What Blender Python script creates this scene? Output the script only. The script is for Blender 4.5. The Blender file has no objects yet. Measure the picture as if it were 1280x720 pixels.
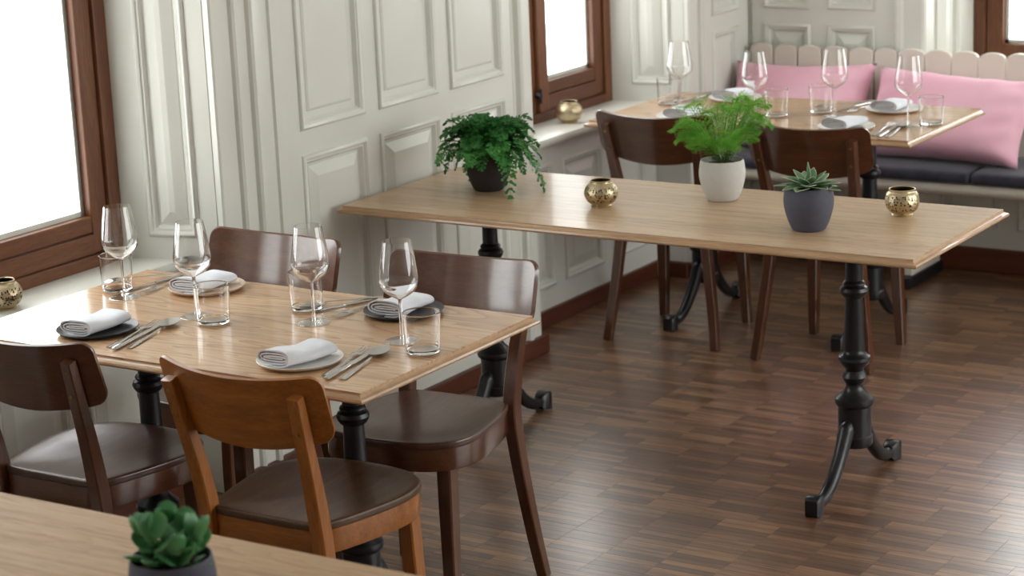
import bpy, bmesh, math, random
from mathutils import Vector, Matrix, Quaternion
import numpy as np
random.seed(7)
SC = bpy.context.scene
COL = SC.collection
PI = math.pi

# ------------------------------------------------------------------ camera
cam_d = bpy.data.cameras.new('camera')
cam = bpy.data.objects.new('camera', cam_d); COL.objects.link(cam)
cam_d.sensor_width = 36.0; cam_d.lens = 36.0 * 2782.2 / 1280.0
cam.matrix_world = (Matrix.Translation((0, 0, 2.086)) @ Matrix.Rotation(0.575, 4, 'Z')
                    @ Matrix.Rotation(1.326, 4, 'X') @ Matrix.Rotation(-0.043, 4, 'Z'))
cam_d.clip_start = 0.05; cam_d.clip_end = 200
cam_d.dof.use_dof = True; cam_d.dof.focus_distance = 5.4; cam_d.dof.aperture_fstop = 5.0
SC.camera = cam

# ------------------------------------------------------------------ daylight (bright overcast sky seen through every window)
world = bpy.data.worlds.new('overcast_sky'); SC.world = world
world.use_nodes = True
bg = world.node_tree.nodes['Background']
bg.inputs['Color'].default_value = (0.97, 0.985, 0.97, 1)
bg.inputs['Strength'].default_value = 7.0

WINDOWS = []     # filled by the window builder; each opening gets a sky portal
def portal(loc, rot, sx, sy):
    l = bpy.data.lights.new('window_daylight', 'AREA'); l.shape = 'RECTANGLE'; l.size = sx; l.size_y = sy
    l.cycles.is_portal = True
    o = bpy.data.objects.new('window_daylight', l); o.location = loc; o.rotation_euler = rot; COL.objects.link(o)
SILL, WTOP = 0.69, 2.35
WH = WTOP - SILL; WZ = (WTOP + SILL) / 2
for yc, w_ in ((1.2, 1.06), (3.80, 1.50), (6.835, 1.06)): portal((-4.36, yc, WZ), (0, -PI/2, 0), WH, w_)
for xc in (-2.62, 0.2): portal((xc, 8.36, WZ), (-PI/2, 0, 0), 1.06, WH)
XR = 1.7; RIGHT = ((4.5, 7.8),); RZ0, RZ1 = .9, 2.7      # unseen broad opening, added to bring fill light into the room
for a_, b_ in RIGHT: portal((XR+.15, (a_+b_)/2, (RZ0+RZ1)/2), (0, PI/2, 0), RZ1-RZ0, b_-a_)

SC.view_settings.view_transform = 'Standard'; SC.view_settings.look = 'None'
SC.view_settings.gamma = 1.0; SC.view_settings.use_curve_mapping = False
SC.view_settings.exposure = -0.17

# ------------------------------------------------------------------ helpers
def srgb(r, g, b):
    f = lambda c: (c/255/12.92) if c/255 <= .04045 else ((c/255+.055)/1.055)**2.4
    return (f(r), f(g), f(b), 1)

class MB:
    """collects verts and faces, then links them as ONE mesh object"""
    def __init__(s): s.v = []; s.f = []; s.m = []; s.mi = 0
    def add(s, vs, fs):
        n = len(s.v); s.v += [tuple(v) for v in vs]; s.f += [tuple(i+n for i in f) for f in fs]; s.m += [s.mi]*len(fs)
    def box(s, a, b, T=None):
        (x0,y0,z0),(x1,y1,z1) = a, b
        vs = [(x0,y0,z0),(x1,y0,z0),(x1,y1,z0),(x0,y1,z0),(x0,y0,z1),(x1,y0,z1),(x1,y1,z1),(x0,y1,z1)]
        if T: vs = [T(*v) for v in vs]
        s.add(vs, [(0,3,2,1),(4,5,6,7),(0,1,5,4),(1,2,6,5),(2,3,7,6),(3,0,4,7)]); return s
    def rings(s, rings, cap0=True, cap1=True, closed=False):
        n = len(rings[0]); vs = [p for r in rings for p in r]; fs = []
        m = len(rings)
        for i in range(m if closed else m-1):
            a, b = i*n, ((i+1) % m)*n
            for j in range(n):
                k = (j+1) % n; fs.append((a+j, a+k, b+k, b+j))
        if not closed:
            if cap0: fs.append(tuple(range(n))[::-1])
            if cap1: fs.append(tuple((m-1)*n+j for j in range(n)))
        s.add(vs, fs); return s
    def lathe(s, prof, n=32, c=(0,0,0), closed=False):
        """prof: (r,z) list; a radius of 0 closes an end"""
        rs = [[(c[0]+max(r,1e-5)*math.cos(2*PI*j/n), c[1]+max(r,1e-5)*math.sin(2*PI*j/n), c[2]+z) for j in range(n)] for r, z in prof]
        return s.rings(rs, True, True, closed)
    def tube(s, pts, rad, n=8, flat=None, up=(0,0,1), square=False):
        """sweep an n-gon (or a rectangle) along pts; rad a number, list, or list of (w,h)"""
        pts = [Vector(p) for p in pts]; out = []
        for i, p in enumerate(pts):
            t = (pts[min(i+1, len(pts)-1)] - pts[max(i-1, 0)]).normalized()
            u = Vector(up); a = t.cross(u)
            if a.length < 1e-4: a = t.cross(Vector((0,1,0)))
            a.normalize(); b = a.cross(t).normalized()
            r = rad[i] if isinstance(rad, (list, tuple)) and isinstance(rad[0], (list, tuple)) else ((rad[i], rad[i]) if isinstance(rad, (list, tuple)) else (rad, rad))
            if square:
                w, h = r; c = .18
                sh = [(1,1-c),(1-c,1),(-1+c,1),(-1,1-c),(-1,-1+c),(-1+c,-1),(1-c,-1),(1,-1+c)]
                out.append([p + a*w*x + b*h*y for x, y in sh])
            else:
                out.append([p + a*r[0]*math.cos(2*PI*j/n) + b*r[1]*math.sin(2*PI*j/n) for j in range(n)])
        return s.rings(out)
    def prism(s, poly, z0, z1, T=None):
        a = [(x, y, z0) for x, y in poly]; b = [(x, y, z1) for x, y in poly]
        if T: a = [T(*p) for p in a]; b = [T(*p) for p in b]
        return s.rings([a, b])
    def mesh(s, name, mats, smooth=40, fix=True):
        me = bpy.data.meshes.new(name); me.from_pydata(s.v, [], s.f)
        for m in (mats if isinstance(mats, (list, tuple)) else [mats]): me.materials.append(m)
        if any(s.m): me.polygons.foreach_set('material_index', s.m)
        if fix:
            bm = bmesh.new(); bm.from_mesh(me); bmesh.ops.recalc_face_normals(bm, faces=bm.faces); bm.to_mesh(me); bm.free()
        if smooth:
            me.polygons.foreach_set('use_smooth', [True]*len(me.polygons))
            me.set_sharp_from_angle(angle=math.radians(smooth))
        me.update(); return me
    def build(s, name, mats, parent=None, smooth=40, bevel=0, fix=True, seg=2):
        o = bpy.data.objects.new(name, s.mesh(name, mats, smooth, fix)); COL.objects.link(o)
        if parent is not None: o.parent = parent
        if bevel:
            b = o.modifiers.new('edge', 'BEVEL'); b.width = bevel; b.segments = seg; b.limit_method = 'ANGLE'; b.angle_limit = math.radians(35)
        return o

def tag(o, label=None, cat=None, group=None, kind=None):
    if label: o['label'] = label
    if cat: o['category'] = cat
    if group: o['group'] = group
    if kind: o['kind'] = kind
    return o
def thing(name, label, cat, loc=(0,0,0), rz=0, group=None):
    o = bpy.data.objects.new(name, None); COL.objects.link(o); o.empty_display_size = .05
    o.location = loc; o.rotation_euler = (0, 0, rz)
    return tag(o, label, cat, group)
def struct(o, label, cat): return tag(o, label, cat, None, 'structure')
def dup(root, loc, rz=0, label=None, group=None, mat=None):
    """a copy of a thing with its parts and sub-parts; mat maps old materials to new ones"""
    def cp(o, parent):
        c = o.copy(); COL.objects.link(c)
        if mat and o.data is not None and any(m in mat for m in o.data.materials):
            c.data = o.data.copy()
            for i, m in enumerate(c.data.materials):
                if m in mat: c.data.materials[i] = mat[m]
        if parent is not None: c.parent = parent
        for ch in list(kids.get(o, [])): cp(ch, c)
        return c
    kids = {}
    def walk(o):
        kids[o] = [x for x in o.children]
        for x in kids[o]: walk(x)
    walk(root)
    r = cp(root, None); r.location = loc; r.rotation_euler = (0, 0, rz)
    if label: r['label'] = label
    if group: r['group'] = group
    return r
def spline(pts, n=6, closed=False):
    """Catmull-Rom through points of any dimension"""
    P = [np.array(p, float) for p in pts]; m = len(P); out = []
    for i in range(m if closed else m-1):
        if closed: a, b, c, d = P[i-1], P[i], P[(i+1) % m], P[(i+2) % m]
        else: a, b, c, d = P[max(i-1,0)], P[i], P[i+1], P[min(i+2,m-1)]
        for k in range(n):
            t = k/n
            out.append(tuple(.5*((2*b)+(c-a)*t+(2*a-5*b+4*c-d)*t*t+(3*b-a-3*c+d)*t**3)))
    if not closed: out.append(tuple(P[-1]))
    return out
def frame(o, eu, en):
    """local (u along, d out into the room, z up) -> world"""
    o = Vector(o); eu = Vector(eu).normalized(); en = Vector(en).normalized()
    return lambda u, d, z: tuple(o + eu*u + en*d + Vector((0,0,z)))

# ------------------------------------------------------------------ materials
def mat(name, color, rough=.5, metal=0, spec=.5, coat=0, sheen=0, transm=0, ior=1.45):
    m = bpy.data.materials.new(name); m.use_nodes = True
    b = m.node_tree.nodes['Principled BSDF']
    b.inputs['Base Color'].default_value = color; b.inputs['Roughness'].default_value = rough
    b.inputs['Metallic'].default_value = metal; b.inputs['Specular IOR Level'].default_value = spec
    b.inputs['Coat Weight'].default_value = coat; b.inputs['Coat Roughness'].default_value = .12
    b.inputs['Sheen Weight'].default_value = sheen
    b.inputs['Transmission Weight'].default_value = transm; b.inputs['IOR'].default_value = ior
    return m
def N(m, t, **kw):
    n = m.node_tree.nodes.new(t)
    for k, v in kw.items(): setattr(n, k, v)
    return n
def L(m, a, ao, b, bi): m.node_tree.links.new(a.outputs[ao], b.inputs[bi])
def noise_tint(m, c1, c2, scale=8, detail=4, bump=0, bscale=None, coords='Object'):
    b = m.node_tree.nodes['Principled BSDF']
    tc = N(m, 'ShaderNodeTexCoord'); n = N(m, 'ShaderNodeTexNoise'); n.inputs['Scale'].default_value = scale; n.inputs['Detail'].default_value = detail
    r = N(m, 'ShaderNodeValToRGB'); r.color_ramp.elements[0].color = c1; r.color_ramp.elements[1].color = c2
    r.color_ramp.elements[0].position = .35; r.color_ramp.elements[1].position = .65
    L(m, tc, coords, n, 'Vector'); L(m, n, 'Fac', r, 'Fac'); L(m, r, 'Color', b, 'Base Color')
    if bump:
        n2 = N(m, 'ShaderNodeTexNoise'); n2.inputs['Scale'].default_value = bscale or scale*6; L(m, tc, coords, n2, 'Vector')
        bp = N(m, 'ShaderNodeBump'); bp.inputs['Strength'].default_value = bump; bp.inputs['Distance'].default_value = .002
        L(m, n2, 'Fac', bp, 'Height'); L(m, bp, 'Normal', b, 'Normal')
    return m
def wood(name, dark, mid, light, axis='X', rough=.35, fine=1.0, cathedral=0.0, coat=0, stretch=14, soft=0, bump=.08, island=False, spread=.5, spec=.5):
    """lacquered timber with grain along an axis; each object shifts the pattern and its tone a little"""
    m = mat(name, mid, rough, coat=coat, spec=spec); b = m.node_tree.nodes['Principled BSDF']
    tc = N(m, 'ShaderNodeTexCoord')
    if island: oi = N(m, 'ShaderNodeNewGeometry'); rnd = 'Random Per Island'
    else: oi = N(m, 'ShaderNodeObjectInfo'); rnd = 'Random'
    mul = N(m, 'ShaderNodeVectorMath', operation='MULTIPLY_ADD')
    cmb = N(m, 'ShaderNodeCombineXYZ')
    for k in 'XYZ': L(m, oi, rnd, cmb, k)
    mul.inputs[1].default_value = (7.3, 3.1, 5.7)
    L(m, cmb, 'Vector', mul, 0); L(m, tc, 'Object', mul, 2)
    mp = N(m, 'ShaderNodeMapping'); sc = [stretch]*3; sc['XYZ'.index(axis)] = 1.0; mp.inputs['Scale'].default_value = sc
    L(m, mul, 'Vector', mp, 'Vector')
    n1 = N(m, 'ShaderNodeTexNoise'); n1.inputs['Scale'].default_value = 3.0; n1.inputs['Detail'].default_value = 5; n1.inputs['Roughness'].default_value = .6
    L(m, mp, 'Vector', n1, 'Vector')
    n2 = N(m, 'ShaderNodeTexNoise'); n2.inputs['Scale'].default_value = 22.0*fine; n2.inputs['Detail'].default_value = 3
    L(m, mp, 'Vector', n2, 'Vector')
    mix = N(m, 'ShaderNodeMath', operation='MULTIPLY_ADD'); mix.inputs[1].default_value = .55
    L(m, n1, 'Fac', mix, 0)
    m2 = N(m, 'ShaderNodeMath', operation='MULTIPLY'); m2.inputs[1].default_value = .45; L(m, n2, 'Fac', m2, 0); L(m, m2, 0, mix, 2)
    fac = mix
    if cathedral:
        mp2 = N(m, 'ShaderNodeMapping'); s2 = [9.0]*3; s2['XYZ'.index(axis)] = .9; mp2.inputs['Scale'].default_value = s2
        L(m, mul, 'Vector', mp2, 'Vector')
        nd = N(m, 'ShaderNodeTexNoise'); nd.inputs['Scale'].default_value = 1.2; nd.inputs['Detail'].default_value = 1.0; L(m, mp2, 'Vector', nd, 'Vector')
        w = N(m, 'ShaderNodeMath', operation='MULTIPLY'); w.inputs[1].default_value = 17.0; L(m, nd, 'Fac', w, 0)
        fr = N(m, 'ShaderNodeMath', operation='FRACT'); L(m, w, 0, fr, 0)
        pw = N(m, 'ShaderNodeMath', operation='POWER'); pw.inputs[1].default_value = 3.0; L(m, fr, 0, pw, 0)
        sb = N(m, 'ShaderNodeMath', operation='MULTIPLY_ADD'); sb.inputs[1].default_value = -cathedral; L(m, pw, 0, sb, 0); L(m, mix, 0, sb, 2); fac = sb
    ad = N(m, 'ShaderNodeMath', operation='MULTIPLY_ADD'); ad.inputs[1].default_value = spread*.35; L(m, oi, rnd, ad, 0)
    of = N(m, 'ShaderNodeMath', operation='SUBTRACT'); of.inputs[1].default_value = spread*.175; L(m, fac, 0, of, 0); L(m, of, 0, ad, 2)
    r = N(m, 'ShaderNodeValToRGB'); e = r.color_ramp.elements
    e[0].position = .25-soft; e[0].color = dark; e[1].position = .75+soft; e[1].color = light; x = e.new(.5); x.color = mid
    L(m, ad, 0, r, 'Fac'); L(m, r, 'Color', b, 'Base Color')
    if bump:
        bp = N(m, 'ShaderNodeBump'); bp.inputs['Strength'].default_value = bump; bp.inputs['Distance'].default_value = .001
        L(m, fac, 0, bp, 'Height'); L(m, bp, 'Normal', b, 'Normal')
    return m

M = {}
M['paint'] = noise_tint(mat('white_gloss_paint', (.7,.7,.66,1), .26), srgb(222,222,214), srgb(228,228,221), 3, 2, .05, 40)
M['plaster'] = noise_tint(mat('white_plaster', (.75,.75,.72,1), .8), srgb(226,225,219), srgb(231,230,225), 2, 2)
M['bench_paint'] = mat('cream_bench_paint', srgb(226,219,207), .4)
M['skirting'] = wood('red_brown_skirting', srgb(70,34,22), srgb(92,48,32), srgb(112,62,42), 'Y', .4)
M['skirting_x'] = wood('red_brown_skirting_cross', srgb(70,34,22), srgb(92,48,32), srgb(112,62,42), 'X', .4)
WN = (srgb(74,41,25), srgb(105,63,39), srgb(130,85,55))
M['win_z'] = wood('window_timber_upright', *WN, 'Z', .4)
M['win_y'] = wood('window_timber_level', *WN, 'Y', .4)
M['oak'] = wood('oiled_oak', srgb(160,117,80), srgb(204,163,121), srgb(222,186,147), 'X', .3, .6, .38, coat=.7, spread=.6, bump=.02, soft=.12)
M['oak_matte'] = wood('matte_oak', srgb(160,126,94), srgb(196,162,126), srgb(212,182,150), 'X', .6, 1.0, .10, spread=.30, stretch=20, bump=.03, spec=.3)
M['oak_edge'] = wood('oak_edge', srgb(166,126,90), srgb(188,150,112), srgb(204,168,130), 'X', .3, .5, 0, coat=.8, spread=.1, stretch=4, bump=0)
M['oak_pale'] = wood('pale_oak', srgb(160,128,96), srgb(198,168,134), srgb(216,189,158), 'X', .42, 1.0, .10, coat=.25, spread=.30, stretch=20, bump=.03)
def chairwood(tagname, d, m_, l, rough=.3, coat=.4):
    return {a: wood(tagname + '_' + a.lower(), d, m_, l, a, rough, .8, coat=coat, bump=0, spread=.2) for a in 'XYZ'}
DK = chairwood('dark_stained_beech', srgb(60,31,16), srgb(88,48,26), srgb(110,66,38), .28, .75)
OR = chairwood('amber_beech', srgb(126,72,24), srgb(162,98,38), srgb(186,118,54), .38, .25)
for w_ in list(DK.values()) + list(OR.values()):
    w_.node_tree.nodes['Principled BSDF'].inputs['Coat IOR'].default_value = 1.65
M['seat_dark'] = wood('worn_dark_seat', srgb(56,32,27), srgb(80,52,44), srgb(104,74,62), 'Y', .3, .8, coat=.4, bump=.05, spread=.2)
M['seat_brown'] = wood('worn_brown_seat', srgb(66,44,26), srgb(92,64,42), srgb(116,86,60), 'Y', .42, .8, coat=.15, bump=.05, spread=.2)
M['iron'] = mat('black_cast_iron', srgb(26,26,30), .34, 0, .6)
M['floor_base'] = mat('floor_underlay', srgb(50,32,26), .6)
FD = dict(dark=srgb(84,57,40), mid=srgb(111,79,56), light=srgb(160,120,85), axis='X', rough=.33, fine=.7, stretch=16, bump=.04, spread=.95, coat=.75)
M['strip'] = wood('parquet_strip', **FD)
M['strip_many'] = wood('parquet_strips', island=True, **FD)
for k_ in ('strip', 'strip_many'): M[k_].node_tree.nodes['Principled BSDF'].inputs['Coat Roughness'].default_value = .25; M[k_].node_tree.nodes['Principled BSDF'].inputs['Coat IOR'].default_value = 1.65
M['steel'] = mat('polished_steel', (.58,.565,.55,1), .14, 1)
M['brass'] = mat('brass_screw', srgb(170,140,80), .35, 1)
M['china'] = mat('white_china', srgb(241,239,233), .25)
M['china_beige'] = mat('beige_stoneware', srgb(214,192,172), .4)
M['china_black'] = mat('charcoal_stoneware', srgb(52,52,58), .42)
M['linen'] = noise_tint(mat('pale_blue_grey_linen', srgb(205,209,218), .9, sheen=.2), srgb(220,223,231), srgb(230,233,240), 30, 3, .25, 900)
M['pot_dark'] = noise_tint(mat('brown_black_pot', srgb(58,50,52), .75), srgb(58,50,52), srgb(61,53,55), 60, 3, .03, 300)
M['pot_grey'] = noise_tint(mat('light_grey_pot', srgb(200,197,192), .75), srgb(203,201,197), srgb(206,204,200), 60, 3, .02, 300)
M['pot_slate'] = noise_tint(mat('slate_grey_pot', srgb(80,80,92), .7), srgb(80,81,94), srgb(84,85,98), 60, 3, .03, 300)
M['soil'] = noise_tint(mat('potting_soil', srgb(50,32,22), .95), srgb(36,22,16), srgb(84,56,38), 90, 3, .6, 150)
M['candle'] = mat('tealight_wax', srgb(225,220,205), .5)
M['pink'] = noise_tint(mat('pink_cotton', srgb(242,186,205), .85, sheen=.3), srgb(240,178,200), srgb(245,194,212), 4, 2, .15, 700)
M['navy'] = noise_tint(mat('navy_seat_pad', srgb(50,50,64), .6, sheen=.2), srgb(46,46,60), srgb(60,60,76), 20, 2, .2, 500)

def glass_mat(name, tint=(1,1,1,1), ior=1.5):
    m = bpy.data.materials.new(name); m.use_nodes = True; nt = m.node_tree; nt.nodes.clear()
    o = N(m, 'ShaderNodeOutputMaterial'); g = N(m, 'ShaderNodeBsdfGlass'); g.inputs['IOR'].default_value = ior
    g.inputs['Roughness'].default_value = 0; g.inputs['Color'].default_value = tint; L(m, g, 'BSDF', o, 'Surface'); return m
M['glass'] = glass_mat('clear_glass')
def thin_glass(name, base, gain, power):
    m = bpy.data.materials.new(name); m.use_nodes = True; m.node_tree.nodes.clear()
    o = N(m, 'ShaderNodeOutputMaterial'); t = N(m, 'ShaderNodeBsdfTransparent'); g = N(m, 'ShaderNodeBsdfGlossy'); g.inputs['Roughness'].default_value = .015
    t.inputs['Color'].default_value = (.985,.99,.99,1)
    lw = N(m, 'ShaderNodeLayerWeight'); lw.inputs['Blend'].default_value = .5; pw = N(m, 'ShaderNodeMath', operation='POWER'); pw.inputs[1].default_value = power
    f = N(m, 'ShaderNodeMath', operation='MULTIPLY_ADD'); f.inputs[1].default_value = gain; f.inputs[2].default_value = base; x = N(m, 'ShaderNodeMixShader')
    L(m, lw, 'Facing', pw, 0); L(m, pw, 0, f, 0); L(m, f, 0, x, 'Fac'); L(m, t, 'BSDF', x, 1); L(m, g, 'BSDF', x, 2); L(m, x, 'Shader', o, 'Surface'); return m
M['foot_glass'] = thin_glass('wine_glass_foot', .10, .8, 2.2)
def pane_mat():
    m = bpy.data.materials.new('window_glass'); m.use_nodes = True; m.node_tree.nodes.clear()
    o = N(m, 'ShaderNodeOutputMaterial'); t = N(m, 'ShaderNodeBsdfTransparent'); g = N(m, 'ShaderNodeBsdfGlossy'); g.inputs['Roughness'].default_value = .02
    t.inputs['Color'].default_value = (.97,.98,.98,1)
    lw = N(m, 'ShaderNodeLayerWeight'); lw.inputs['Blend'].default_value = .5; pw = N(m, 'ShaderNodeMath', operation='POWER'); pw.inputs[1].default_value = 5
    f = N(m, 'ShaderNodeMath', operation='MULTIPLY_ADD'); f.inputs[1].default_value = .9; f.inputs[2].default_value = .03; x = N(m, 'ShaderNodeMixShader')
    L(m, lw, 'Facing', pw, 0); L(m, pw, 0, f, 0); L(m, f, 0, x, 'Fac'); L(m, t, 'BSDF', x, 1); L(m, g, 'BSDF', x, 2); L(m, x, 'Shader', o, 'Surface'); return m
M['pane'] = pane_mat()
def gold_mat(holes=True):
    m = mat('perforated_gold_metal' if holes else 'hammered_gold_metal', srgb(204,188,156), .38, 1); b = m.node_tree.nodes['Principled BSDF']
    tc = N(m, 'ShaderNodeTexCoord'); v = N(m, 'ShaderNodeTexVoronoi'); v.inputs['Scale'].default_value = 150 if holes else 120
    L(m, tc, 'Object', v, 'Vector')
    bp = N(m, 'ShaderNodeBump'); bp.inputs['Strength'].default_value = .5; bp.inputs['Distance'].default_value = .002; bp.invert = True
    L(m, v, 'Distance', bp, 'Height'); L(m, bp, 'Normal', b, 'Normal')
    if holes:     # punched holes in the belly of the holder
        sep = N(m, 'ShaderNodeSeparateXYZ'); L(m, tc, 'Object', sep, 'Vector')
        lo = N(m, 'ShaderNodeMath', operation='GREATER_THAN'); lo.inputs[1].default_value = .016; L(m, sep, 'Z', lo, 0)
        hi = N(m, 'ShaderNodeMath', operation='LESS_THAN'); hi.inputs[1].default_value = .060; L(m, sep, 'Z', hi, 0)
        h = N(m, 'ShaderNodeMath', operation='LESS_THAN'); h.inputs[1].default_value = .36; L(m, v, 'Distance', h, 0)
        a = N(m, 'ShaderNodeMath', operation='MULTIPLY'); L(m, lo, 0, a, 0); L(m, hi, 0, a, 1)
        c = N(m, 'ShaderNodeMath', operation='MULTIPLY'); L(m, a, 0, c, 0); L(m, h, 0, c, 1)
        i = N(m, 'ShaderNodeMath', operation='SUBTRACT'); i.inputs[0].default_value = 1; L(m, c, 0, i, 1); L(m, i, 0, b, 'Alpha')
    return m
M['gold_in'] = mat('dark_bronze_inside', srgb(84,66,44), .5, 1)
M['gold'] = gold_mat(True); M['gold_plain'] = gold_mat(False)
def leaf_mat(name, c1, c2, rough=.45, scale=12, transl=.25):
    m = noise_tint(mat(name, c1, rough), c1, c2, scale, 2)
    b = m.node_tree.nodes['Principled BSDF']; out = m.node_tree.nodes['Material Output']
    ramp = [n for n in m.node_tree.nodes if n.bl_idname == 'ShaderNodeValToRGB'][0]
    t = N(m, 'ShaderNodeBsdfTranslucent'); x = N(m, 'ShaderNodeMixShader'); x.inputs['Fac'].default_value = transl
    L(m, ramp, 'Color', t, 'Color'); L(m, b, 'BSDF', x, 1); L(m, t, 'BSDF', x, 2); L(m, x, 'Shader', out, 'Surface'); return m
M['fern'] = leaf_mat('dark_fern_green', srgb(40,110,46), srgb(86,160,78), .5, 14)
M['plumosa'] = leaf_mat('bright_fern_green', srgb(118,190,66), srgb(174,222,110), .55, 12, .4)
M['agave'] = leaf_mat('grey_green_leaf', srgb(62,112,70), srgb(112,152,112), .45, 25, .1)
M['agave_edge'] = mat('pale_leaf_margin', srgb(205,210,180), .5)
M['jade'] = leaf_mat('jade_leaf', srgb(70,140,84), srgb(124,180,124), .4, 16, .2)
M['stem'] = mat('green_stem', srgb(70,96,40), .6)

# ------------------------------------------------------------------ the room
XW = -3.955     # face of the panelled pier between the two side windows
YF = 7.96       # face of the far wall
H = 2.9
def strips(T, prof, z0, z1, name, parent):
    """a vertical trim of one profile (u, d)"""
    b = MB(); pr = [(prof[0][0], -.012)] + prof + [(prof[-1][0], -.012)]
    b.rings([[T(u, d, z0) for u, d in pr], [T(u, d, z1) for u, d in pr]]); return b.build(name, M['paint'], parent, 25)
MOULD = [(0,0),(.002,.006),(.008,.009),(.014,.006),(.017,.001),(.022,.001),(.026,-.006),(.030,-.011)]
def panel(T, u0, u1, z0, z1, parent, flat=.022, slope=.03, rise=.007, mould=True):
    if mould:
        b = MB(); b.rings([[T(u, d, z) for u, z in ((u0+s, z0+s), (u1-s, z0+s), (u1-s, z1-s), (u0+s, z1-s))] for s, d in MOULD], False, False)
        b.build('moulding', M['paint'], parent, 50, fix=False)
    b = MB(); base = -.0115; R = []
    for s, d in ((.026, base), (.03+flat, base), (.03+flat+.0015, base+.002), (.03+flat+slope, base+rise), (.03+flat+slope+.001, base+rise)):
        R.append([T(u, d, z) for u, z in ((u0+s, z0+s), (u1-s, z0+s), (u1-s, z1-s), (u0+s, z1-s))])
    b.rings(R, False, True); b.build('panel', M['paint'], parent, 15, fix=False)
def flatboard(T, u0, u1, z0, z1, name, parent, d=0.0):
    return MB().box((u0, -.012, z0), (u1, d, z1), T).build(name, M['paint'], parent, 0)
def grid(T, us, zs, parent, u_lo, u_hi, z_lo, z_hi, **kw):
    """stiles and rails round the panels us x zs (each a list of (a, b) spans)"""
    ue = [u_lo] + [x for s in us for x in s] + [u_hi]
    for i in range(0, len(ue), 2):
        if ue[i+1] - ue[i] > .004: flatboard(T, ue[i], ue[i+1], z_lo, z_hi, 'stile', parent)
    ze = [z_lo] + [x for s in zs for x in s] + [z_hi]
    for a, b in us:
        for i in range(0, len(ze), 2):
            if ze[i+1] - ze[i] > .004: flatboard(T, a, b, ze[i], ze[i+1], 'rail', parent)
        for k, (c, d) in enumerate(zs):
            up = c > .9
            panel(T, a, b, c, d, parent, **(dict(flat=.02, slope=.008, rise=.006) if up else dict(flat=.006, slope=.034, rise=.013)))

# floor: an underlay and mosaic parquet strips running from the side wall into the room
fl = MB().box((-4.5, -1.7, -.06), (XR+.25, 8.45, -.004)).build('floor', M['floor_base'], None, 0)
struct(fl, 'dark brown mosaic parquet floor of short narrow strips', 'floor')
SL, SW, G = .163, .0285, .00015
cells = []
view = cam.matrix_world.inverted()
def pix(p):
    v = view @ Vector(p); return 640 + 2782.2*v.x/-v.z, 360 - 2782.2*v.y/-v.z, -v.z
ny = int((7.97 + 1.6)/SW); nx = int((XR + 4.30)/SL)
rng = random.Random(3)
offs = {}
for j in range(ny):
    if j % 6 == 0: off = rng.choice([0, 0, SL/2, SL/4, -SL/4])
    for i in range(nx):
        x, y = -4.30 + (i+.5)*SL + off, -1.6 + (j+.5)*SW
        if x + SL/2 < -4.11 or (x + SL/2 < -3.945 and (4.6 < y < 6.3 or y > 7.4)): continue
        u, v, d = pix((x, y, 0)); cells.append((x, y, u, v, d))
def clear(c):
    x, y, u, v, d = c
    return d > .5 and 560 < u < 1270 and 350 < v < 712 and v > 480 - (u-560)*.12 and not (u < 700 and v < 712 and u < 590)
near = sorted([c for c in cells if clear(c)], key=lambda c: c[4])[:300]
nearset = set(id(c) for c in near)
sb = MB(); t = .0016
sb.rings([[(-SL/2+G,-SW/2+G,-.004),(SL/2-G,-SW/2+G,-.004),(SL/2-G,SW/2-G,-.004),(-SL/2+G,SW/2-G,-.004)],
          [(-SL/2+G,-SW/2+G,-.0008),(SL/2-G,-SW/2+G,-.0008),(SL/2-G,SW/2-G,-.0008),(-SL/2+G,SW/2-G,-.0008)],
          [(-SL/2+G+.0004,-SW/2+G+.0004,0),(SL/2-G-.0004,-SW/2+G+.0004,0),(SL/2-G-.0004,SW/2-G-.0004,0),(-SL/2+G+.0004,SW/2-G-.0004,0)]], False)
strip_me = sb.mesh('floor_strip', M['strip'], 0)
for c in near:
    o = bpy.data.objects.new('floor_strip', strip_me); o.location = (c[0], c[1], rng.uniform(-.0003, 0)); o.parent = fl; COL.objects.link(o)
mb = MB()
for c in cells:
    if id(c) in nearset: continue
    z = rng.uniform(-.0003, 0); mb.add([(p[0]+c[0], p[1]+c[1], p[2]+z) for p in sb.v], sb.f)
o = mb.build('floor_strips', M['strip_many'], fl, 0, fix=False); o['kind'] = 'stuff'

ce = MB().box((-4.5, -1.7, H), (XR+.25, 8.45, H+.1)).build('ceiling', M['plaster'], None, 0); struct(ce, 'plain white ceiling above the room', 'ceiling')

# left wall: piers, window breasts and lintels, then the joinery
wl = MB()
for y0, y1, xf in ((-1.7, .585, XW-.012), (1.815, 2.965, XW-.012), (4.635, 6.28, XW-.012), (7.42, 8.4, -3.992)): wl.box((-4.45, y0, 0), (xf, y1, H))
for y0, y1 in ((.585, 1.815), (2.965, 4.635), (6.28, 7.42)):
    wl.box((-4.45, y0, 0), (-4.132, y1, .655)); wl.box((-4.45, y0, 2.36), (XW-.012, y1, H))
wl = wl.build('wall_left', M['plaster'], None, 0); struct(wl, 'white panelled side wall with two deep window recesses', 'wall')
TP = frame((XW, 0, 0), (0,1,0), (1,0,0))
cols = [(5.013,5.331), (5.401,5.722), (5.790,6.105)]; rows = [(.165,.918), (.99,2.3)]
grid(TP, cols, rows, wl, 4.95, 6.16, .06, 2.6)
strips(TP, [(4.635,0),(4.635,.008),(4.641,.012),(4.647,.010),(4.650,.004),(4.722,.004),(4.726,.014),(4.734,.019),(4.742,.016),(4.746,.010),(4.788,.010),(4.792,.021),(4.800,.026),(4.808,.022),(4.813,.010),(4.838,.002),(4.884,.002),(4.888,-.006),(4.902,-.006),(4.906,.002),(4.95,.001)], .06, 2.8, 'casing', wl)
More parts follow.
